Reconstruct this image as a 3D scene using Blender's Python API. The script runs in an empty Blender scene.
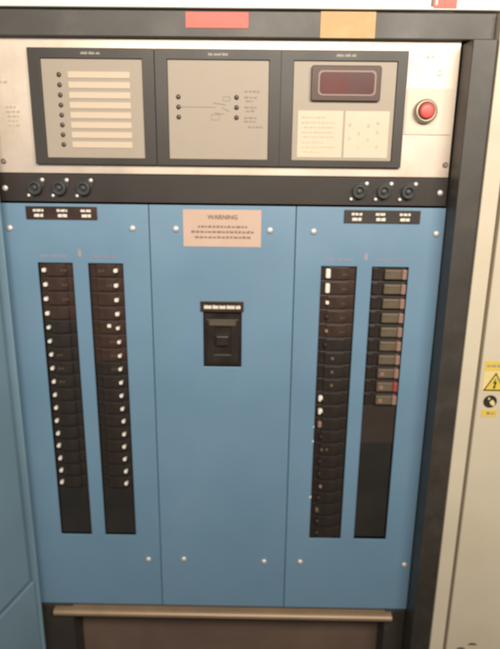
import bpy, bmesh, math, random
from mathutils import Vector, Matrix

random.seed(7)
S = bpy.context.scene
C = S.collection

# ------------------------------------------------------------------ camera
cam_d = bpy.data.cameras.new("camera")
cam = bpy.data.objects.new("camera", cam_d)
C.objects.link(cam)
CAM = Vector((0.0583, -1.0297, 0.4945))
yaw, pitch, roll = math.radians(0.524), math.radians(-16.068), math.radians(-0.648)
Rm = Matrix.Rotation(yaw, 4, 'Z') @ Matrix.Rotation(pitch, 4, 'X') @ Matrix.Rotation(roll, 4, 'Y') \
    @ Matrix.Rotation(math.radians(90), 4, 'X')
cam.matrix_world = Matrix.Translation(CAM) @ Rm
cam_d.sensor_fit = 'AUTO'
cam_d.sensor_width = 36.0
cam_d.lens = 36.0 * 600.0 / 649.0
cam_d.clip_start = 0.02
cam_d.clip_end = 100.0
cam_d.dof.use_dof = True              # the photograph is a soft hand-held snapshot
cam_d.dof.focus_distance = 0.62
cam_d.dof.aperture_fstop = 5.8
S.camera = cam

# ------------------------------------------------------------------ room light
W = bpy.data.worlds.new("World")
S.world = W
W.use_nodes = True
W.node_tree.nodes["Background"].inputs[0].default_value = (1.0, 0.86, 0.72, 1)
W.node_tree.nodes["Background"].inputs[1].default_value = 0.05


def area_lamp(name, loc, target, sx, sy, power, col):
    d = bpy.data.lights.new(name, 'AREA')
    d.shape = 'RECTANGLE'
    d.size, d.size_y, d.energy, d.color = sx, sy, power, col
    o = bpy.data.objects.new(name, d)
    C.objects.link(o)
    o.location = loc
    o.rotation_euler = (Vector(target) - Vector(loc)).to_track_quat('-Z', 'Y').to_euler()
    return o


area_lamp("ceiling_lamp", (0.30, -1.35, 1.06), (0.1, 0.0, 0.56), 1.6, 0.45, 43.0, (1.0, 0.90, 0.77))

S.view_settings.view_transform = 'Standard'
S.view_settings.look = 'None'
S.view_settings.exposure = 0.0
S.view_settings.gamma = 1.0
S.render.resolution_x, S.render.resolution_y = 789, 1024


# ------------------------------------------------------------------ materials
def mat(name, col, rough=0.5, metal=0.0, var=0.10, vscale=9.0, stain=None, stain_amt=0.0, sscale=14.0,
        bump=0.0, bscale=600.0, spec=0.5, coat=0.0, wave=0.12, scuff=0.0):
    m = bpy.data.materials.new(name)
    m.use_nodes = True
    nt = m.node_tree
    b = nt.nodes["Principled BSDF"]
    b.inputs["Roughness"].default_value = rough
    b.inputs["Metallic"].default_value = metal
    b.inputs["Specular IOR Level"].default_value = spec
    b.inputs["Coat Weight"].default_value = coat
    tc = nt.nodes.new("ShaderNodeTexCoord")
    n = nt.nodes.new("ShaderNodeTexNoise")
    n.inputs["Scale"].default_value = vscale
    n.inputs["Detail"].default_value = 5.0
    nt.links.new(tc.outputs["Object"], n.inputs["Vector"])
    mr = nt.nodes.new("ShaderNodeMapRange")
    mr.inputs[1].default_value, mr.inputs[2].default_value = 0.3, 0.7
    mr.inputs[3].default_value, mr.inputs[4].default_value = 1.0 - var, 1.0 + var
    nt.links.new(n.outputs[0], mr.inputs[0])
    mx = nt.nodes.new("ShaderNodeMix")
    mx.data_type = 'RGBA'
    mx.blend_type = 'MULTIPLY'
    mx.inputs[0].default_value = 1.0
    mx.inputs[6].default_value = (*col, 1)
    nt.links.new(mr.outputs[0], mx.inputs[7])
    out = mx.outputs[2]
    if stain:
        n2 = nt.nodes.new("ShaderNodeTexNoise")
        n2.inputs["Scale"].default_value = sscale
        n2.inputs["Detail"].default_value = 8.0
        n2.inputs["Roughness"].default_value = 0.65
        nt.links.new(tc.outputs["Object"], n2.inputs["Vector"])
        r2 = nt.nodes.new("ShaderNodeMapRange")
        r2.inputs[1].default_value, r2.inputs[2].default_value = 0.48, 0.72
        r2.inputs[3].default_value, r2.inputs[4].default_value = 0.0, stain_amt
        nt.links.new(n2.outputs[0], r2.inputs[0])
        m2 = nt.nodes.new("ShaderNodeMix")
        m2.data_type = 'RGBA'
        m2.inputs[7].default_value = (*stain, 1)
        nt.links.new(r2.outputs[0], m2.inputs[0])
        nt.links.new(out, m2.inputs[6])
        out = m2.outputs[2]
    if scuff > 0:                                   # fine rubbed streaks and specks in the paint
        mp = nt.nodes.new("ShaderNodeMapping")
        mp.inputs["Scale"].default_value = (26, 26, 7)
        mp.inputs["Rotation"].default_value = (0, 0.5, 0)
        nt.links.new(tc.outputs["Object"], mp.inputs["Vector"])
        n6 = nt.nodes.new("ShaderNodeTexNoise")
        n6.inputs["Scale"].default_value = 2.2
        n6.inputs["Detail"].default_value = 9.0
        n6.inputs["Roughness"].default_value = 0.75
        nt.links.new(mp.outputs[0], n6.inputs["Vector"])
        r6 = nt.nodes.new("ShaderNodeMapRange")
        r6.inputs[1].default_value, r6.inputs[2].default_value = 0.58, 0.78
        r6.inputs[3].default_value, r6.inputs[4].default_value = 0.0, scuff * 2
        nt.links.new(n6.outputs[0], r6.inputs[0])
        m6 = nt.nodes.new("ShaderNodeMix")
        m6.data_type = 'RGBA'
        m6.inputs[7].default_value = tuple(min(0.8, c * 0.75 + 0.09) for c in col) + (1,)
        nt.links.new(r6.outputs[0], m6.inputs[0])
        nt.links.new(out, m6.inputs[6])
        out = m6.outputs[2]
    nt.links.new(out, b.inputs["Base Color"])
    # roughness wander so highlights break up
    r3 = nt.nodes.new("ShaderNodeMapRange")
    r3.inputs[1].default_value, r3.inputs[2].default_value = 0.3, 0.7
    r3.inputs[3].default_value, r3.inputs[4].default_value = max(0.02, rough - 0.06), min(1, rough + 0.06)
    nt.links.new(n.outputs[0], r3.inputs[0])
    nt.links.new(r3.outputs[0], b.inputs["Roughness"])
    if bump > 0:
        n4 = nt.nodes.new("ShaderNodeTexNoise")
        n4.inputs["Scale"].default_value = bscale
        nt.links.new(tc.outputs["Object"], n4.inputs["Vector"])
        bp = nt.nodes.new("ShaderNodeBump")
        bp.inputs["Strength"].default_value = bump
        bp.inputs["Distance"].default_value = 0.001
        nt.links.new(n4.outputs[0], bp.inputs["Height"])
        n5 = nt.nodes.new("ShaderNodeTexNoise")       # sheet metal is never quite flat
        n5.inputs["Scale"].default_value = 7.0
        n5.inputs["Detail"].default_value = 1.0
        nt.links.new(tc.outputs["Object"], n5.inputs["Vector"])
        b2 = nt.nodes.new("ShaderNodeBump")
        b2.inputs["Strength"].default_value = wave
        b2.inputs["Distance"].default_value = 0.02
        nt.links.new(n5.outputs[0], b2.inputs["Height"])
        nt.links.new(b2.outputs[0], bp.inputs["Normal"])
        nt.links.new(bp.outputs[0], b.inputs["Normal"])
    return m


M = dict(
    black=mat("black_powder_coat", (0.036, 0.030, 0.024), 0.54, spec=0.85, var=0.18, stain=(0.075, 0.066, 0.056), stain_amt=0.5,
              sscale=22, bump=0.15),
    blackp=mat("black_strip_paint", (0.027, 0.020, 0.016), 0.52, spec=0.55, var=0.15, bump=0.1),
    bezel=mat("black_bezel", (0.040, 0.034, 0.029), 0.45, var=0.10, bump=0.08),
    recess=mat("dark_brown_paint", (0.15, 0.10, 0.078), 0.6, var=0.12),
    blue=mat("blue_panel_paint", (0.152, 0.274, 0.402), 0.46, scuff=0.22, spec=0.95, var=0.05, vscale=5, stain=(0.19, 0.285, 0.39),
             stain_amt=0.25, sscale=9, bump=0.10),
    bluedoor=mat("blue_door_paint", (0.195, 0.315, 0.400), 0.46, scuff=0.2, spec=0.9, var=0.06, vscale=4, stain=(0.17, 0.26, 0.32),
                 stain_amt=0.35, sscale=7, bump=0.10),
    silver=mat("silver_panel", (0.70, 0.59, 0.50), 0.42, metal=0.35, var=0.06, vscale=7, stain=(0.50, 0.42, 0.29),
               stain_amt=0.6, sscale=11, bump=0.08),
    cream=mat("cream_cabinet_paint", (0.65, 0.58, 0.455), 0.45, scuff=0.2, var=0.04, vscale=5, stain=(0.55, 0.45, 0.32),
              stain_amt=0.25, sscale=8, bump=0.12),
    white=mat("white_header_paint", (0.86, 0.84, 0.76), 0.5, var=0.03, bump=0.1),
    plate=mat("beige_faceplate", (0.385, 0.325, 0.262), 0.55, var=0.04, vscale=12, stain=(0.34, 0.29, 0.225),
              stain_amt=0.3),
    strip=mat("cream_label_strip", (0.62, 0.50, 0.385), 0.55, var=0.04),
    paper=mat("keypad_paper", (0.64, 0.545, 0.415), 0.5, var=0.04, vscale=20, stain=(0.55, 0.46, 0.33), stain_amt=0.35,
              sscale=40),
    led=mat("dark_lens", (0.09, 0.055, 0.045), 0.25, var=0.1),
    ink=mat("faint_grey_ink", (0.38, 0.32, 0.25), 0.6, var=0.2),
    platink=mat("faint_print", (0.235, 0.195, 0.145), 0.6, var=0.2),
    padink=mat("faint_keypad_print", (0.53, 0.455, 0.335), 0.6, var=0.2),
    inkfaint=mat("worn_ink", (0.50, 0.42, 0.31), 0.6, var=0.2),
    inkred=mat("brown_ink", (0.20, 0.115, 0.085), 0.6, var=0.2),
    inkblack=mat("black_ink", (0.03, 0.027, 0.02), 0.5, var=0.2),
    pinkmark=mat("faded_pink_lettering", (0.33, 0.30, 0.36), 0.6, var=0.2),
    light=mat("grey_white_lettering", (0.42, 0.38, 0.32), 0.5, var=0.1),
    bright=mat("white_lettering", (0.85, 0.78, 0.68), 0.5, var=0.1),
    display=mat("smoked_red_window", (0.085, 0.026, 0.023), 0.3, spec=0.3, var=0.15),
    redfilter=mat("red_filter", (0.11, 0.018, 0.014), 0.3, var=0.2, spec=0.3),
    displayrim=mat("display_rim", (0.085, 0.048, 0.040), 0.4, spec=0.35, var=0.1),
    displayin=mat("display_inner_rim", (0.27, 0.17, 0.14), 0.4, var=0.1),
    red=mat("red_push_button", (0.70, 0.10, 0.09), 0.35, var=0.06),
    redlabel=mat("faded_red_label", (0.70, 0.150, 0.118), 0.55, var=0.07, vscale=30),
    yellow=mat("masking_tape", (0.56, 0.335, 0.15), 0.6, var=0.08, vscale=18, stain=(0.68, 0.47, 0.25), stain_amt=0.5,
               sscale=26),
    stick=mat("yellow_sticker", (0.74, 0.56, 0.10), 0.45, var=0.06),
    stickpale=mat("pale_yellow_sticker", (0.80, 0.66, 0.30), 0.45, var=0.06),
    warn=mat("pink_warning_paper", (0.60, 0.43, 0.345), 0.6, var=0.04, vscale=20),
    breaker=mat("dark_breaker_plastic", (0.026, 0.020, 0.017), 0.38, var=0.25, vscale=30),
    breakerb=mat("brown_plastic_and_sheen_tint", (0.046, 0.026, 0.019), 0.38, var=0.3, vscale=30),  # plain brown on label plates; on upper breakers, glossy reflection painted as colour
    toggle=mat("white_toggle", (0.88, 0.82, 0.74), 0.35, var=0.05),
    tan=mat("tan_toggle", (0.125, 0.095, 0.064), 0.45, var=0.15, vscale=40),
    tanpink=mat("pinkish_toggle_end", (0.29, 0.18, 0.14), 0.45, var=0.1),
    redtog=mat("red_toggle_end", (0.33, 0.06, 0.055), 0.4, var=0.1),
    dim=mat("dim_rating_mark", (0.11, 0.085, 0.06), 0.45, var=0.2),
    brownblank=mat("brown_blank", (0.038, 0.027, 0.022), 0.55, var=0.15),
    filler=mat("black_blank", (0.022, 0.020, 0.018), 0.5, var=0.2),
    screw=mat("screw_steel", (0.82, 0.76, 0.72), 0.34, metal=0.45, var=0.1, vscale=200),
    rust=mat("dull_screw", (0.32, 0.25, 0.20), 0.45, metal=0.6, var=0.2, vscale=200),
    knob=mat("grey_black_socket", (0.050, 0.052, 0.053), 0.4, var=0.15),
    brass=mat("tan_painted_rail", (0.36, 0.255, 0.165), 0.38, scuff=0.25, metal=0.25, var=0.10, vscale=16),
    collar=mat("grey_collar", (0.42, 0.36, 0.28), 0.35, metal=0.6, var=0.08),
    estopplate=mat("cream_button_plate", (0.70, 0.60, 0.49), 0.5, var=0.03),
    gap=mat("seam_shadow_gap", (0.10, 0.08, 0.055), 0.8, var=0.1),
)


# ------------------------------------------------------------------ mesh helpers
def box(bm, x0, x1, y0, y1, z0, z1):
    v = [bm.verts.new(p) for p in ((x0, y0, z0), (x1, y0, z0), (x1, y1, z0), (x0, y1, z0),
                                   (x0, y0, z1), (x1, y0, z1), (x1, y1, z1), (x0, y1, z1))]
    for f in ((0, 1, 5, 4), (1, 2, 6, 5), (2, 3, 7, 6), (3, 0, 4, 7), (4, 5, 6, 7), (3, 2, 1, 0)):
        bm.faces.new([v[i] for i in f])


def lathe(bm, x, z, prof, n=24):
    """prof: list of (radius, y) from back to front; revolve about the Y axis through (x, z)."""
    rings = []
    for r, y in prof:
        rings.append([bm.verts.new((x + r * math.cos(2 * math.pi * i / n), y, z + r * math.sin(2 * math.pi * i / n)))
                      for i in range(n)])
    for a, b in zip(rings, rings[1:]):
        for i in range(n):
            j = (i + 1) % n
            bm.faces.new((a[i], a[j], b[j], b[i]))
    bm.faces.new(rings[-1])
    bm.faces.new(list(reversed(rings[0])))


def prism(bm, pts, y0, y1):
    """closed outline (x, z) pushed from y1 (back) to y0 (front)."""
    a = [bm.verts.new((x, y1, z)) for x, z in pts]
    b = [bm.verts.new((x, y0, z)) for x, z in pts]
    n = len(pts)
    for i in range(n):
        j = (i + 1) % n
        bm.faces.new((a[i], a[j], b[j], b[i]))
    bm.faces.new(b)
    bm.faces.new(list(reversed(a)))


def rounded(x0, x1, z0, z1, r, n=5):
    pts = []
    for cx, cz, a0 in ((x1 - r, z1 - r, 0), (x0 + r, z1 - r, 90), (x0 + r, z0 + r, 180), (x1 - r, z0 + r, 270)):
        for i in range(n + 1):
            a = math.radians(a0 + 90 * i / n)
            pts.append((cx + r * math.cos(a), cz + r * math.sin(a)))
    return pts


def plate_holes(bm, x0, x1, z0, z1, holes, y0, y1):
    """flat plate with rectangular cut-outs, one welded shell."""
    xs = sorted({x0, x1, *[h[0] for h in holes], *[h[1] for h in holes]})
    zs = sorted({z0, z1, *[h[2] for h in holes], *[h[3] for h in holes]})
    solid = lambda i, j: 0 <= i < len(xs) - 1 and 0 <= j < len(zs) - 1 and not any(
        h[0] <= (xs[i] + xs[i + 1]) / 2 <= h[1] and h[2] <= (zs[j] + zs[j + 1]) / 2 <= h[3] for h in holes)
    V = {}

    def v(i, j, k):
        if (i, j, k) not in V:
            V[i, j, k] = bm.verts.new((xs[i], (y0, y1)[k], zs[j]))
        return V[i, j, k]
    for i in range(len(xs) - 1):
        for j in range(len(zs) - 1):
            if not solid(i, j):
                continue
            bm.faces.new((v(i, j, 0), v(i + 1, j, 0), v(i + 1, j + 1, 0), v(i, j + 1, 0)))
            bm.faces.new((v(i, j + 1, 1), v(i + 1, j + 1, 1), v(i + 1, j, 1), v(i, j, 1)))
            if not solid(i - 1, j):
                bm.faces.new((v(i, j, 0), v(i, j + 1, 0), v(i, j + 1, 1), v(i, j, 1)))
            if not solid(i + 1, j):
                bm.faces.new((v(i + 1, j, 1), v(i + 1, j + 1, 1), v(i + 1, j + 1, 0), v(i + 1, j, 0)))
            if not solid(i, j - 1):
                bm.faces.new((v(i, j, 1), v(i + 1, j, 1), v(i + 1, j, 0), v(i, j, 0)))
            if not solid(i, j + 1):
                bm.faces.new((v(i, j + 1, 0), v(i + 1, j + 1, 0), v(i + 1, j + 1, 1), v(i, j + 1, 1)))


WORLD = {}          # world location of every object made here (nothing is rotated)


def obj(name, bm, m, parent=None, bevel=0.0, seg=2, smooth=False, label=None):
    """links the bmesh (drawn in world coordinates) as ONE object with its origin at its own middle."""
    bmesh.ops.recalc_face_normals(bm, faces=bm.faces[:])
    lo = Vector((min(v.co.x for v in bm.verts), min(v.co.y for v in bm.verts), min(v.co.z for v in bm.verts)))
    hi = Vector((max(v.co.x for v in bm.verts), max(v.co.y for v in bm.verts), max(v.co.z for v in bm.verts)))
    c = (lo + hi) / 2
    bmesh.ops.translate(bm, verts=bm.verts[:], vec=-c)
    me = bpy.data.meshes.new(name)
    bm.to_mesh(me)
    bm.free()
    me.materials.append(M[m])
    if smooth:
        for p in me.polygons:
            p.use_smooth = True
    o = bpy.data.objects.new(name, me)
    C.objects.link(o)
    WORLD[o.name] = c
    if parent:
        o.parent = parent
        o.location = c - WORLD[parent.name]
    else:
        o.location = c
    if bevel > 0:
        b = o.modifiers.new("bevel", 'BEVEL')
        b.width = bevel
        b.segments = seg
        b.limit_method = 'ANGLE'
    if label:
        o["label"] = label
    return o


def mk(fn, *a):
    bm = bmesh.new()
    fn(bm, *a)
    return bm


def boxes(*bs):
    bm = bmesh.new()
    for b in bs:
        box(bm, *b)
    return bm


def copy_part(src, parent, world, label=None):
    """a copy of a part with its sub-parts (mesh data shared)."""
    o = src.copy()
    C.objects.link(o)
    o.parent = parent
    o.location = world - WORLD[parent.name]
    WORLD[o.name] = world
    if label:
        o["label"] = label
    for ch in src.children:
        k = ch.copy()
        C.objects.link(k)
        k.parent = o
        WORLD[k.name] = world + ch.location
    return o


def thing(name, loc, label, cat, group=None):
    o = bpy.data.objects.new(name, None)
    o.empty_display_size = 0.1
    C.objects.link(o)
    o.location = loc
    WORLD[o.name] = Vector(loc)
    o["label"], o["category"] = label, cat
    if group:
        o["group"] = group
    return o


def text_into(bm, s, x, z, size, y0, depth=0.0004):
    """built-in lettering, centred on (x, z), front at y0."""
    cu = bpy.data.curves.new("lettering", 'FONT')
    cu.body = s
    cu.size = size
    cu.align_x, cu.align_y = 'CENTER', 'CENTER'
    cu.extrude = depth / 2
    cu.resolution_u = 2
    cu.offset = size * 0.022
    t = bpy.data.objects.new("lettering", cu)
    C.objects.link(t)
    bpy.context.view_layer.update()
    me = bpy.data.meshes.new_from_object(t.evaluated_get(bpy.context.evaluated_depsgraph_get()))
    bpy.data.objects.remove(t)
    me.transform(Matrix.Translation((x, y0 + depth / 2, z)) @ Matrix.Rotation(math.radians(90), 4, 'X'))
    bm.from_mesh(me)
    bpy.data.meshes.remove(me)


def scribble(bm, x0, x1, z, h, y0, rnd, word=(0.003, 0.008), gap=0.0016, fill=0.72, low=0.55):
    """a line of worn print too small to read: short bars of uneven length and height."""
    x = x0
    while x < x1 - 0.001:
        w = min(rnd.uniform(*word), x1 - x)
        k = x
        while k < x + w - 0.0003:
            q = min(rnd.uniform(0.0006, 0.0013), x + w - k)
            hh = h * rnd.uniform(low, 1.0)
            box(bm, k, k + q * fill, y0, y0 + 0.0003, z - h / 2, z - h / 2 + hh)
            k += q
        x += w + gap


# ================================================================== the cabinet
BASE = -0.72
TOP = 0.84
cab = thing("distribution_cabinet", (0, 0.10, BASE),
            "tall electrical cabinet with black frame, blue cover panels, breaker rows and its blue door open",
            "electrical cabinet")

# casing: cream outer shell, header and right stile
obj("casing", boxes((-0.448, 0.447, 0.30, 0.32, BASE, TOP), (-0.448, -0.418, -0.012, 0.2995, BASE, TOP),
                    (0.4165, 0.4435, -0.0505, 0.2995, BASE, 0.6600), (0.4235, 0.4435, -0.0300, 0.2995, 0.6605, 0.7020),
                    (-0.4175, 0.447, 0.0, 0.2995, 0.82, TOP)), 'cream', cab, 0.002)
obj("header", boxes((-0.4175, 0.60, -0.018, -0.004, 0.7045, 0.839)), 'white', cab, 0.002,
    label="white painted header above the black frame")

# black frame
fr = boxes((-0.4175, 0.4225, -0.012, -0.001, 0.6640, 0.7025),
           (0.378, 0.4145, -0.0495, 0.28, BASE, 0.6600),
           (-0.4175, -0.384, -0.008, 0.28, BASE, 0.6575),
           (-0.383, -0.313, 0.003, 0.20, BASE, -0.414),
           (0.336, 0.3775, 0.003, 0.20, BASE, -0.414),
           (-0.3835, 0.3775, 0.012, 0.02, -0.4135, -0.4065))
obj("frame", fr, 'black', cab, 0.0018)
obj("back_plate", boxes((-0.3835, 0.3775, 0.075, 0.08, -0.405, 0.657)), 'filler', cab)
obj("plinth_panel", boxes((-0.3125, 0.3355, 0.055, 0.062, BASE, -0.408)), 'recess', cab)

# rail under the blue panels
rl = bmesh.new()
prof = [(0.011, -0.4180), (-0.0050, -0.4186), (-0.0095, -0.4200), (-0.0118, -0.4228), (-0.0122, -0.4258), (-0.0112, -0.4290),
        (-0.0085, -0.4325), (-0.0040, -0.4352), (0.0030, -0.4362), (0.011, -0.4364)]
ring = [[rl.verts.new((sx, y, z)) for y, z in prof] for sx in (-0.350, 0.3475)]
for i in range(len(ring[0])):
    j = (i + 1) % len(ring[0])
    rl.faces.new((ring[0][i], ring[0][j], ring[1][j], ring[1][i]))
rl.faces.new(ring[0])
rl.faces.new(list(reversed(ring[1])))
obj("rail", rl, 'brass', cab, 0.0008)

# ------------------------------------------------------------------ silver instrument panel
ip = obj("instrument_panel", boxes((-0.3835, 0.3755, 0.0, 0.004, 0.4565, 0.6900)), 'silver', cab, 0.0008)
for x, z, mm in ((0.3685, 0.477, 'rust'), (-0.3640, 0.475, 'rust'), (-0.364, 0.636, 'rust')):
    obj("screw", mk(lathe, x, z, [(0.0045, 0.0), (0.0045, -0.0015), (0.003, -0.003)], 16), mm, ip, smooth=False)
bm = bmesh.new()
rr = random.Random(3)
for zz, xa, xb in ((0.560, -0.352, -0.336), (0.553, -0.352, -0.330), (0.546, -0.350, -0.332), (0.539, -0.351, -0.334), (0.532, -0.350, -0.331)):
    scribble(bm, xa, xb, zz, 0.004, -0.0004, rr)
obj("worn_lettering", bm, 'inkfaint', ip)
bm = bmesh.new()
scribble(bm, -0.358, -0.345, 0.598, 0.004, -0.0004, rr)
obj("worn_lettering", bm, 'inkfaint', ip)
bm = bmesh.new()
scribble(bm, 0.322, 0.338, 0.641, 0.004, -0.0004, rr)
obj("worn_lettering", bm, 'inkfaint', ip)
bm = bmesh.new()
for zz, xa, xb in ((0.615, 0.342, 0.352), (0.621, 0.344, 0.350)):
    scribble(bm, xa, xb, zz, 0.004, -0.0004, rr)
obj("worn_lettering", bm, 'inkfaint', ip)

# push button on its plate
pb = obj("button_plate", boxes((0.2965, 0.3710, -0.0020, -0.0002, 0.524, 0.5945)), 'estopplate', cab, 0.0006)
obj("collar", mk(lathe, 0.3265, 0.560, [(0.0185, -0.002), (0.0185, -0.010), (0.0165, -0.014), (0.0135, -0.0145),
                                        (0.0128, -0.011)], 32), 'collar', pb, smooth=True)
obj("button", mk(lathe, 0.3265, 0.560, [(0.0118, -0.008), (0.0118, -0.0185), (0.0108, -0.0205), (0.007, -0.0212)], 32),
    'red', pb, smooth=True)

# ------------------------------------------------------------------ three meter modules
Z0, Z1 = 0.4715, 0.6485
for i, (mx0, px0) in enumerate(((-0.3075, -0.2880), (-0.1065, -0.0868), (0.0935, 0.1135))):
    mx1 = mx0 + (0.2002 if i < 2 else 0.1995)
    px1 = px0 + (0.1618 if i < 2 else 0.1635)
    lab = ("indicator module with eight cream label strips", "module with a printed mimic diagram",
           "module with a dark red display window above a keypad")[i]
    md = obj("meter_module", mk(plate_holes, mx0, mx1, Z0, Z1, [(px0, px1, 0.4815, 0.6330)], -0.0085, -0.0004), 'bezel',
             cab, 0.0006, label=lab)
    obj("faceplate", boxes((px0 + 0.0004, px1 - 0.0004, -0.0055, -0.0010, 0.4819, 0.6326)), 'plate', md, 0.0004)
    bm = bmesh.new()
    cx = (px0 + px1) / 2
    scribble(bm, cx - 0.0155, cx + 0.0155, 0.6410, 0.0042, -0.0089, random.Random(i), (0.006, 0.012))
    obj("nameplate_lettering", bm, 'light', md)
    if i == 0:
        for k in range(8):
            z = 0.6092 - k * 0.01523
            obj("indicator_lamp", mk(lathe, -0.2598, z, [(0.0037, -0.0055), (0.0037, -0.0068), (0.0024, -0.0082)], 16),
                'led', md, smooth=True)
            obj("label_strip", boxes((-0.2455, -0.1470, -0.0066, -0.0052, z - 0.0048, z + 0.0048)), 'strip', md, 0.0003)
    if i == 1:
        for x in (-0.0700, 0.0233):
            for k in range(3):
                obj("indicator_lamp", mk(lathe, x, 0.5778 - k * 0.0153, [(0.0037, -0.0055), (0.0037, -0.0068),
                                                                        (0.0024, -0.0082)], 16), 'led', md, smooth=True)
        bm = bmesh.new()
        yb, yf = -0.0056, -0.0059
        box(bm, -0.066, -0.010, yf, yb, 0.5621, 0.5630)
        # mimic symbols: a switch blade, two boxes
        for (x0, z0, x1, z1) in ((-0.014, 0.5690, 0.006, 0.5665), (0.000, 0.5622, 0.012, 0.5560), (-0.012, 0.5540, 0.004, 0.5520)):
            d = Vector((x1 - x0, z1 - z0)).normalized()
            nx, nz = -d.y * 0.00055, d.x * 0.00055
            prism(bm, [(x0 + nx, z0 + nz), (x0 - nx, z0 - nz), (x1 - nx, z1 - nz), (x1 + nx, z1 + nz)], yf, yb)
        for (x0, x1, z0, z1) in ((-0.018, -0.004, 0.5430, 0.5520), (0.001, 0.013, 0.5720, 0.5790)):
            for q in ((x0, x1, z0, z0 + 0.0007), (x0, x1, z1 - 0.0007, z1), (x0, x0 + 0.0007, z0 + 0.0008, z1 - 0.0008),
                      (x1 - 0.0007, x1, z0 + 0.0008, z1 - 0.0008)):
                box(bm, q[0], q[1], yf, yb, q[2], q[3])
        obj("mimic_diagram", bm, 'platink', md)
        bm = bmesh.new()
        r = random.Random(11)
        for zz, a, b in ((0.5870, 0.036, 0.060), (0.5780, 0.036, 0.056), (0.5725, 0.038, 0.050), (0.5630, 0.036, 0.056),
                         (0.5575, 0.038, 0.052), (0.5470, 0.036, 0.058), (0.5415, 0.036, 0.054), (0.5330, 0.042, 0.066)):
            scribble(bm, a, b, zz, 0.0034, -0.0058, r)
            if zz in (0.5870, 0.5725, 0.5575):
                obj("lettering", bm, 'platink', md)
                bm = bmesh.new()
        obj("lettering", bm, 'platink', md)
    if i == 2:
        dp = bmesh.new()
        prism(dp, rounded(0.1415, 0.2515, 0.5735, 0.6262, 0.004), -0.0125, -0.0052)
        d = obj("display_bezel", dp, 'displayrim', md, 0.0012)
        dp = bmesh.new()
        prism(dp, rounded(0.1520, 0.2440, 0.5810, 0.6190, 0.007), -0.0133, -0.0120)
        obj("display_rim", dp, 'displayin', md, 0.0005)
        dp = bmesh.new()
        prism(dp, rounded(0.1550, 0.2410, 0.5838, 0.6162, 0.006), -0.0137, -0.0128)
        obj("display_window", dp, 'display', md, 0.0003)
        dp = bmesh.new()
        prism(dp, rounded(0.1575, 0.2000, 0.5862, 0.6138, 0.004), -0.0140, -0.0136)
        obj("display_filter", dp, 'redfilter', md, label="darker red half of the display window")
        for x0, x1 in ((0.1225, 0.1955), (0.1985, 0.2700)):
            k = obj("keypad_sheet", boxes((x0, x1, -0.0064, -0.0050, 0.4865, 0.5590)), 'paper', md, 0.0003)
        bm = bmesh.new()
        r = random.Random(21)
        for zz in (0.549, 0.541, 0.5335, 0.526, 0.519, 0.5105, 0.503, 0.4955):
            scribble(bm, 0.128 + r.uniform(0, .006), 0.188 - r.uniform(0, .03), zz, 0.0026, -0.0068, r)
        obj("keypad_lettering", bm, 'padink', md)
        bm = bmesh.new()
        for (x, z) in ((0.207, 0.5375), (0.222, 0.5245), (0.237, 0.5365), (0.252, 0.5405), (0.252, 0.5265), (0.2075, 0.5165),
                       (0.237, 0.5145), (0.2220, 0.5035), (0.252, 0.5045)):
            lathe(bm, x, z, [(0.0026, -0.0065), (0.0026, -0.0068)], 12)
        obj("keypad_lettering", bm, 'padink', md)

# ------------------------------------------------------------------ black socket strip
st = obj("socket_strip", boxes((-0.3835, 0.3765, 0.0005, 0.004, 0.4095, 0.4555)), 'blackp', cab, 0.0008)
for sx, sz in ((-0.3660, 0.4310), (0.3644, 0.4315)):
    obj("screw", mk(lathe, sx, sz, [(0.0050, 0.0005), (0.0050, -0.0015), (0.0034, -0.0030)], 16), 'screw', st, smooth=True)
for xs, dx in (((-0.3140, -0.2730, -0.2325), 0.0125), ((0.2285, 0.2695, 0.3100), 0.0125)):
    for x in xs:
        bm = bmesh.new()
        z = 0.4325
        # slanted flange with the round socket on it
        pts = []
        for a in range(0, 360, 12):
            t = math.radians(a)
            px, pz = 0.0215 * math.cos(t), 0.0095 * math.sin(t)
            ca, sa = math.cos(math.radians(45)), math.sin(math.radians(45))
            pts.append((x + px * ca - pz * sa, z + px * sa + pz * ca))
        prism(bm, pts, -0.0012, 0.0003)
        lathe(bm, x, z, [(0.0115, -0.0013), (0.0115, -0.0085), (0.0100, -0.0098), (0.0078, -0.0098), (0.0074, -0.0050)], 28)
        so = obj("socket", bm, 'knob', cab, 0.0004)
        obj("core", mk(lathe, x, z, [(0.0040, -0.0050), (0.0040, -0.0085), (0.0030, -0.0092)], 16), 'knob', so, smooth=True)
        for s, rad in ((1, 0.0036), (-1, 0.0030)):
            obj("screw", mk(lathe, x + s * 0.0124, z + s * 0.0128, [(rad, -0.0012), (rad, -0.0028), (rad * .6, -0.0040)], 14),
                'screw', so, smooth=True)

# legend strips under the sockets
for x0, x1, sd in ((-0.3336, -0.2126, 1), (0.2058, 0.3342, 2)):
    lp = obj("legend_plate", boxes((x0, x1, -0.0042, -0.0022, 0.3800, 0.4020)), 'breakerb' if sd == 1 else 'bezel', cab, 0.0004)
    bm = bmesh.new()
    r = random.Random(30 + sd)
    for k in range(3):
        c = x0 + 0.0215 + k * (0.0405 if sd == 1 else 0.0405)
        scribble(bm, c - 0.009, c + 0.009, 0.3955, 0.0046, -0.0046, r, (0.005, 0.009), 0.0012, 0.92, 0.75)
        scribble(bm, c - 0.0075, c + 0.0080, 0.3870, 0.0054, -0.0046, r, (0.007, 0.010), 0.0010, 0.95, 0.8)
        obj("lettering", bm, 'bright', lp)
        bm = bmesh.new()
    bm.free()

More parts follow.
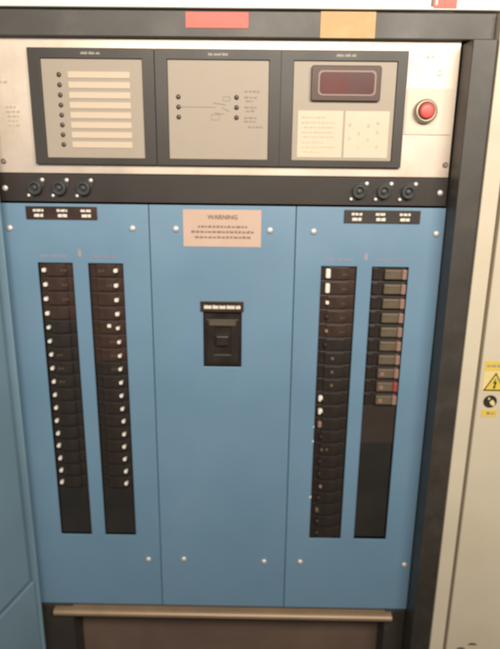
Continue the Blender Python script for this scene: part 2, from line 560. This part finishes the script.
# ------------------------------------------------------------------ blue cover panels
SLOT = [(-0.3217, -0.2607), (-0.2339, -0.1728), (0.1711, 0.2331), (0.2592, 0.3225)]
ST, SB = 0.3054, -0.2410
PZ0, PZ1 = -0.4060, 0.4065
for i, (x0, x1) in enumerate(((-0.3830, -0.12560), (-0.12440, 0.12440), (0.12560, 0.3768))):
    holes = []
    if i == 0:
        holes = [(*SLOT[0], SB, ST), (*SLOT[1], SB, ST)]
    elif i == 2:
        holes = [(*SLOT[2], SB, ST), (*SLOT[3], SB, ST)]
    else:
        holes = [(-0.0345, 0.0340, 0.1175, 0.2210)]
    cp = obj("cover_panel", mk(plate_holes, x0, x1, PZ0, PZ1, holes, -0.0022, 0.0006), 'blue', cab, 0.0008, 2,
             label=("left blue panel with two breaker slots", "middle blue panel with the main switch window",
                    "right blue panel with two breaker slots")[i])
    for sx, sz in (((-0.3638, 0.3645), (-0.1535, 0.3665), (-0.1500, -0.2960)),
                   ((-0.0795, 0.3665), (0.0812, 0.3660), (-0.0788, -0.2940), (0.0825, -0.2965)),
                   ((0.1555, 0.3650), (0.3640, 0.3635), (0.1549, -0.2958), (0.3639, -0.2985)))[i]:
        obj("screw", mk(lathe, sx, sz, [(0.0054, -0.0022), (0.0054, -0.0038), (0.0040, -0.0054), (0.0016, -0.0060)], 16), 'screw', cp, smooth=True)
    if i != 1:
        bm = bmesh.new()
        r = random.Random(50 + i)
        xa, xb = (-0.2471, 0.2476)[i > 0], 0
        box(bm, xa - 0.0030, xa + 0.0030, -0.0026, -0.0021, 0.3170, 0.3290)
        for s in SLOT[:2] if i == 0 else SLOT[2:]:
            scribble(bm, s[0] + 0.006, s[1] - 0.008, 0.3180, 0.0046, -0.0026, r, (0.010, 0.018), 0.003)
        obj("faded_lettering", bm, 'pinkmark', cp)

# chipped paint along the edge of the third breaker slot
for x, z, q in ((0.1702, -0.0290, 0.0022), (0.1700, -0.1480, 0.0026), (0.1704, 0.0010, 0.0016)):
    bm = bmesh.new()
    prism(bm, [(x - q, z - q * .6), (x + q * .4, z - q), (x + q * .5, z + q * 1.1), (x - q * .5, z + q * .7)], -0.0026, -0.0021)
    obj("paint_chip", bm, 'bright', cab)
# ------------------------------------------------------------------ main switch in the middle panel
ms = obj("main_switch", boxes((-0.0340, 0.0335, 0.004, 0.030, 0.1180, 0.2205)), 'breaker', cab, 0.001)
obj("escutcheon", mk(plate_holes, -0.0290, 0.0285, 0.1230, 0.2060, [(-0.015, 0.0145, 0.140, 0.192)], 0.0010, 0.0045), 'breaker', ms, 0.001)
obj("handle", boxes((-0.0115, 0.0110, -0.004, 0.0042, 0.158, 0.176)), 'breaker', ms, 0.0015)
obj("rating_plate", boxes((-0.0240, 0.0235, -0.0012, -0.0003, 0.1955, 0.2045)), 'dim', ms)
sl = obj("switch_label", boxes((-0.0392, 0.0372, -0.0044, -0.0024, 0.2215, 0.2405)), 'breakerb', cab, 0.0004)
bm = bmesh.new()
scribble(bm, -0.0325, 0.0320, 0.2305, 0.0066, -0.0048, random.Random(5), (0.009, 0.016), 0.0016, 0.9, 0.75)
obj("lettering", bm, 'bright', sl)

# ------------------------------------------------------------------ warning paper
wl = obj("warning_label", boxes((-0.0668, 0.0660, -0.0030, -0.0024, 0.3370, 0.3998)), 'warn', cab)
bm = bmesh.new()
text_into(bm, "WARNING", 0.0005, 0.3870, 0.0105, -0.0034)
r = random.Random(8)
obj("heading", bm, 'inkred', wl)
bm = bmesh.new()
for zz, a, b in ((0.3715, -0.042, 0.044), (0.3625, -0.053, 0.054), (0.3535, -0.047, 0.049)):
    scribble(bm, a, b, zz, 0.0046, -0.0033, r)
obj("lettering", bm, 'inkred', wl)

# ------------------------------------------------------------------ circuit breakers
PITCH = 0.02607
ZK = lambda k: 0.2925 - k * PITCH


def breaker_body(x0, x1, k, mm):
    z = ZK(k)
    a, b = x0 + 0.0004, x1 - 0.0004
    h = PITCH / 2 - 0.0005
    w = b - a
    bm = boxes((a, b, 0.0035, 0.045, z - h, z + h),
               (a + w * 0.22, b - w * 0.22, -0.0010, 0.0040, z - h + 0.0015, z + h - 0.0015))
    return obj("circuit_breaker", bm, mm, cab, 0.0007)


def toggle(br, x, z, w, h, y0=-0.0085, m='toggle', y1=0.004):
    return obj("toggle", boxes((x - w / 2, x + w / 2, y0, y1, z - h / 2, z + h / 2)), m, br, min(w, h) * 0.3, 3)


rb = random.Random(99)
for col, tx in ((0, -0.3113), (1, -0.1868)):
    x0, x1 = SLOT[col]
    for k in range(17):
        z = ZK(k)
        br = breaker_body(x0, x1, k, 'breakerb' if (k < 4 or (col == 1 and k < 7)) else 'breaker')  # browner top bodies: the warm reflected sheen is put into the colour
        j = rb.uniform(-0.0008, 0.0008)
        big = 1.18 if k < 4 else 1.0
        toggle(br, tx + j, z + rb.uniform(-0.0006, 0.0006), 0.0062 * big, 0.0060 * big, -0.0060)
        if col == 1 and k == 4:
            obj("flag", boxes((-0.2062, -0.1995, -0.0040, -0.0009, z + 0.001, z + 0.007)), 'toggle', br, 0.0008)
        if (col == 0 and k in (0, 1, 2, 6, 7, 8)) or (col == 1 and k in (0, 1, 5, 6, 7)):
            mx_ = -0.278 if k < 3 else -0.296
            if col == 1:
                mx_ = -0.2115 if k == 0 else -0.1985
            bm = bmesh.new()
            scribble(bm, mx_ - 0.005, mx_ + 0.0055, z, 0.0050, -0.0014, rb, (0.004, 0.006))
            obj("rating_mark", bm, 'dim', br)
    # blank at the foot of the column
    obj("blanking_plate", boxes((x0 + 0.0004, x1 - 0.0004, 0.004, 0.012, SB + 0.0004, ZK(16) - PITCH / 2 - 0.0006)), 'filler', cab, 0.0006)

x0, x1 = SLOT[2]
R1 = {0: (0.1838, 0.0085, 0.0170, 'toggle'), 1: (0.1838, 0.0080, 0.0175, 'toggle'), 2: (0.1845, 0.0062, 0.0062, 'toggle'),
      4: (0.1852, 0.0055, 0.0060, 'tanpink'), 6: (0.1985, 0.0072, 0.0060, 'dim'), 7: (0.1990, 0.0066, 0.0062, 'dim'),
      8: (0.1992, 0.0066, 0.0066, 'dim'), 9: (0.1806, 0.0080, 0.0110, 'toggle'), 10: (0.1812, 0.0080, 0.0110, 'toggle'),
      11: (0.1812, 0.0074, 0.0120, 'tanpink'), 13: (0.1868, 0.0050, 0.0046, 'tan'), 16: (0.1880, 0.0056, 0.0056, 'tanpink'),
      18: (0.1835, 0.0070, 0.0090, 'tan')}
for k in range(21):
    z = ZK(k)
    br = breaker_body(x0, x1, k, 'breakerb' if k < 5 else 'breaker')  # upper bodies tinted brown in place of light reflected off glossy plastic
    if k in R1:
        x, w, h, mm = R1[k]
        toggle(br, x, z, w, h, -0.0050, mm)
        if k in (9, 10):        # a worn dark notch across the white toggles
            obj("notch", boxes((x + 0.0005, x + 0.0046, -0.0056, -0.0049, z - 0.0040, z - 0.0008)), 'breaker', br)
    else:
        toggle(br, 0.1850, z, 0.0070, 0.0075, -0.0045, 'breaker')
    if k == 13:
        obj("flag", boxes((0.1945, 0.1990, -0.0030, -0.0009, z - .002, z + .0025)), 'tan', br, 0.0006)
    if k in (0, 1, 2, 3, 4):
        bm = bmesh.new()
        scribble(bm, 0.2095, 0.2185, z - 0.001, 0.0050, -0.0014, rb, (0.004, 0.006))
        obj("rating_mark", bm, 'dim', br)

x0, x1 = SLOT[3]
for k in range(10):
    z = ZK(k)
    a, b = x0 + 0.0004, x1 - 0.0004
    h = PITCH / 2 - 0.0005
    br = obj("circuit_breaker", boxes((a, b, 0.0035, 0.045, z - h, z + h), (a + 0.002, a + 0.0120, -0.0005, 0.004, z - h + 0.002, z + h - 0.002)),
             'breaker', cab, 0.0007)
    obj("toggle", boxes((0.2815, 0.3110, -0.0060, 0.004, z - 0.0085, z + 0.0085)), 'tan', br, 0.0016)
    obj("toggle_end", boxes((0.3114, 0.3195, -0.0068, 0.004, z - 0.0085, z + 0.0085)), 'redtog' if k == 8 else 'tanpink', br, 0.0012)
    if k > 6:
        obj("flag", boxes((0.2860, 0.2930, -0.0068, -0.0058, z - 0.004, z + 0.003)), 'tanpink', br, 0.0003)
obj("blanking_plate", boxes((x0 + 0.0004, x1 - 0.0004, 0.004, 0.012, ZK(12) - PITCH / 2 + 0.0005, ZK(9) - PITCH / 2 - 0.0006)), 'brownblank', cab, 0.0006)
obj("blanking_plate", boxes((x0 + 0.0004, x1 - 0.0004, 0.006, 0.014, SB + 0.0004, ZK(12) - PITCH / 2 - 0.0006)), 'filler', cab, 0.0006)

# ------------------------------------------------------------------ labels on the frame and header
obj("blank_label", boxes((-0.0556, 0.0413, -0.0132, -0.0122, 0.6775, 0.6999)), 'redlabel', cab, 0.0003, label="faded red blank label on the frame")
obj("tape_patch", boxes((0.1523, 0.2370, -0.0130, -0.0122, 0.6650, 0.7022)), 'yellow', cab, 0.0002, label="yellowed tape patch on the frame")
hl = obj("blank_label", boxes((0.3220, 0.3570, -0.0192, -0.0182, 0.7070, 0.735)), 'redlabel', cab, 0.0003, label="red and white label on the white header")
obj("dark_edge", boxes((0.3180, 0.3215, -0.0190, -0.0182, 0.7090, 0.735)), 'inkred', hl)
obj("lettering", boxes((0.3245, 0.3275, -0.0196, -0.0193, 0.711, 0.732)), 'bright', hl)

# ------------------------------------------------------------------ open blue door on the left
hx, hy = -0.3655, -0.0260
dv = Vector((-0.270, -0.963)).normalized()
nv = Vector((0.963, -0.270)).normalized()


def doorbox(bm, s0, s1, t0, t1, z0, z1):
    """s along the door from the hinge, t out of its inner face."""
    p = [bm.verts.new((hx + dv.x * s + nv.x * t, hy + dv.y * s + nv.y * t, z)) for z in (z0, z1)
         for s, t in ((s0, t0), (s1, t0), (s1, t1), (s0, t1))]
    for f in ((0, 1, 5, 4), (1, 2, 6, 5), (2, 3, 7, 6), (3, 0, 4, 7), (4, 5, 6, 7), (3, 2, 1, 0)):
        bm.faces.new([p[i] for i in f])


bm = bmesh.new()
doorbox(bm, 0.0, 0.62, -0.022, -0.016, BASE + 0.02, 0.690)          # skin
doorbox(bm, 0.0, 0.0050, -0.0159, 0.0, BASE + 0.02, 0.690)          # folded lip at the hinge
doorbox(bm, 0.612, 0.62, -0.0159, 0.0, BASE + 0.02, 0.690)
dr = obj("door", bm, 'bluedoor', cab, 0.0012)
bm = bmesh.new()
doorbox(bm, 0.024, 0.590, -0.0155, -0.003, -0.315, 0.66)
obj("inner_panel", bm, 'bluedoor', dr, 0.0015)
bm = bmesh.new()
doorbox(bm, 0.0075, 0.590, -0.0155, -0.006, BASE + 0.04, -0.330)
obj("lower_panel", bm, 'bluedoor', dr, 0.0015)

# ================================================================== neighbouring cabinet
nb = thing("neighbouring_cabinet", (0.70, 0.10, BASE),
           "plain cream metal cabinet to the right, yellow hazard stickers on its front", "cabinet")
obj("carcass", boxes((0.4475, 0.95, -0.020, 0.30, BASE, 0.6960)), 'cream', nb, 0.002)
obj("front_panel", boxes((0.4500, 0.948, -0.049, -0.0205, BASE, 0.6945)), 'cream', nb, 0.003, 3)
yf, yb = -0.0498, -0.0492
obj("yellow_sticker", boxes((0.4555, 0.4860, yf, yb, 0.1355, 0.1525)), 'stick', nb)
bm = bmesh.new()
scribble(bm, 0.4590, 0.4830, 0.1445, 0.0060, yf - 0.0003, random.Random(71), (0.006, 0.010))
obj("lettering", bm, 'ink', nb)
ws = obj("warning_sticker", boxes((0.4560, 0.4960, yf, yb, 0.0945, 0.1345)), 'stickpale', nb)
cx, cz, s = 0.4765, 0.1115, 0.0195
tri = lambda q, y0, y1: (lambda b: (prism(b, [(cx - q, cz - q * 0.72), (cx + q, cz - q * 0.72), (cx, cz + q * 1.05)], y0, y1), b)[1])(bmesh.new())
obj("triangle_border", tri(s, yf - 0.0003, yf - 0.0001), 'inkblack', ws)
obj("triangle", tri(s * 0.80, yf - 0.0006, yf - 0.0004), 'stick', ws)
bm = bmesh.new()
prism(bm, [(cx + 0.0012, cz + 0.010), (cx - 0.0038, cz + 0.0005), (cx - 0.0006, cz + 0.0005), (cx - 0.0020, cz - 0.0060),
           (cx - 0.0034, cz - 0.0052), (cx - 0.0008, cz - 0.0105), (cx + 0.0022, cz - 0.0062), (cx + 0.0004, cz - 0.0062), (cx + 0.0034, cz + 0.0028), (cx + 0.0004, cz + 0.0028)],
      yf - 0.0009, yf - 0.0007)
obj("lightning_bolt", bm, 'inkblack', ws)
rs = obj("round_sticker", mk(lathe, 0.4725, 0.0775, [(0.0118, yb), (0.0118, yf)], 36), 'inkblack', nb)
bm = bmesh.new()
prism(bm, [(0.4715, 0.0760), (0.4745, 0.0715), (0.4800, 0.0690), (0.4815, 0.0735), (0.4790, 0.0790), (0.4755, 0.0810), (0.4735, 0.0790)], yf - 0.0003, yf - 0.0001)
lathe(bm, 0.4700, 0.0830, [(0.0020, yf - 0.0001), (0.0020, yf - 0.0003)], 14)
obj("pictogram", bm, 'stickpale', rs)
ys = obj("yellow_sticker", boxes((0.4600, 0.4870, yf, yb, 0.0485, 0.0620)), 'stick', nb)
bm = bmesh.new()
text_into(bm, "M", 0.4715, 0.0555, 0.0085, yf - 0.0004, 0.0003)
scribble(bm, 0.4765, 0.4840, 0.0555, 0.0050, yf - 0.0004, random.Random(73), (0.004, 0.006))
obj("lettering", bm, 'ink', ys)
# two dark arched finger slots near the foot
for x in (0.4790, 0.5010):
    bm = bmesh.new()
    pts = []
    for a in range(0, 181, 15):
        t = math.radians(a)
        pts.append((x + 0.0090 * math.cos(t), -0.4590 + 0.0045 * math.sin(t) + (0.011 if x > .49 else 0)))
    prism(bm, pts, -0.0494, -0.0486)
    obj("slot", bm, 'inkblack', nb)
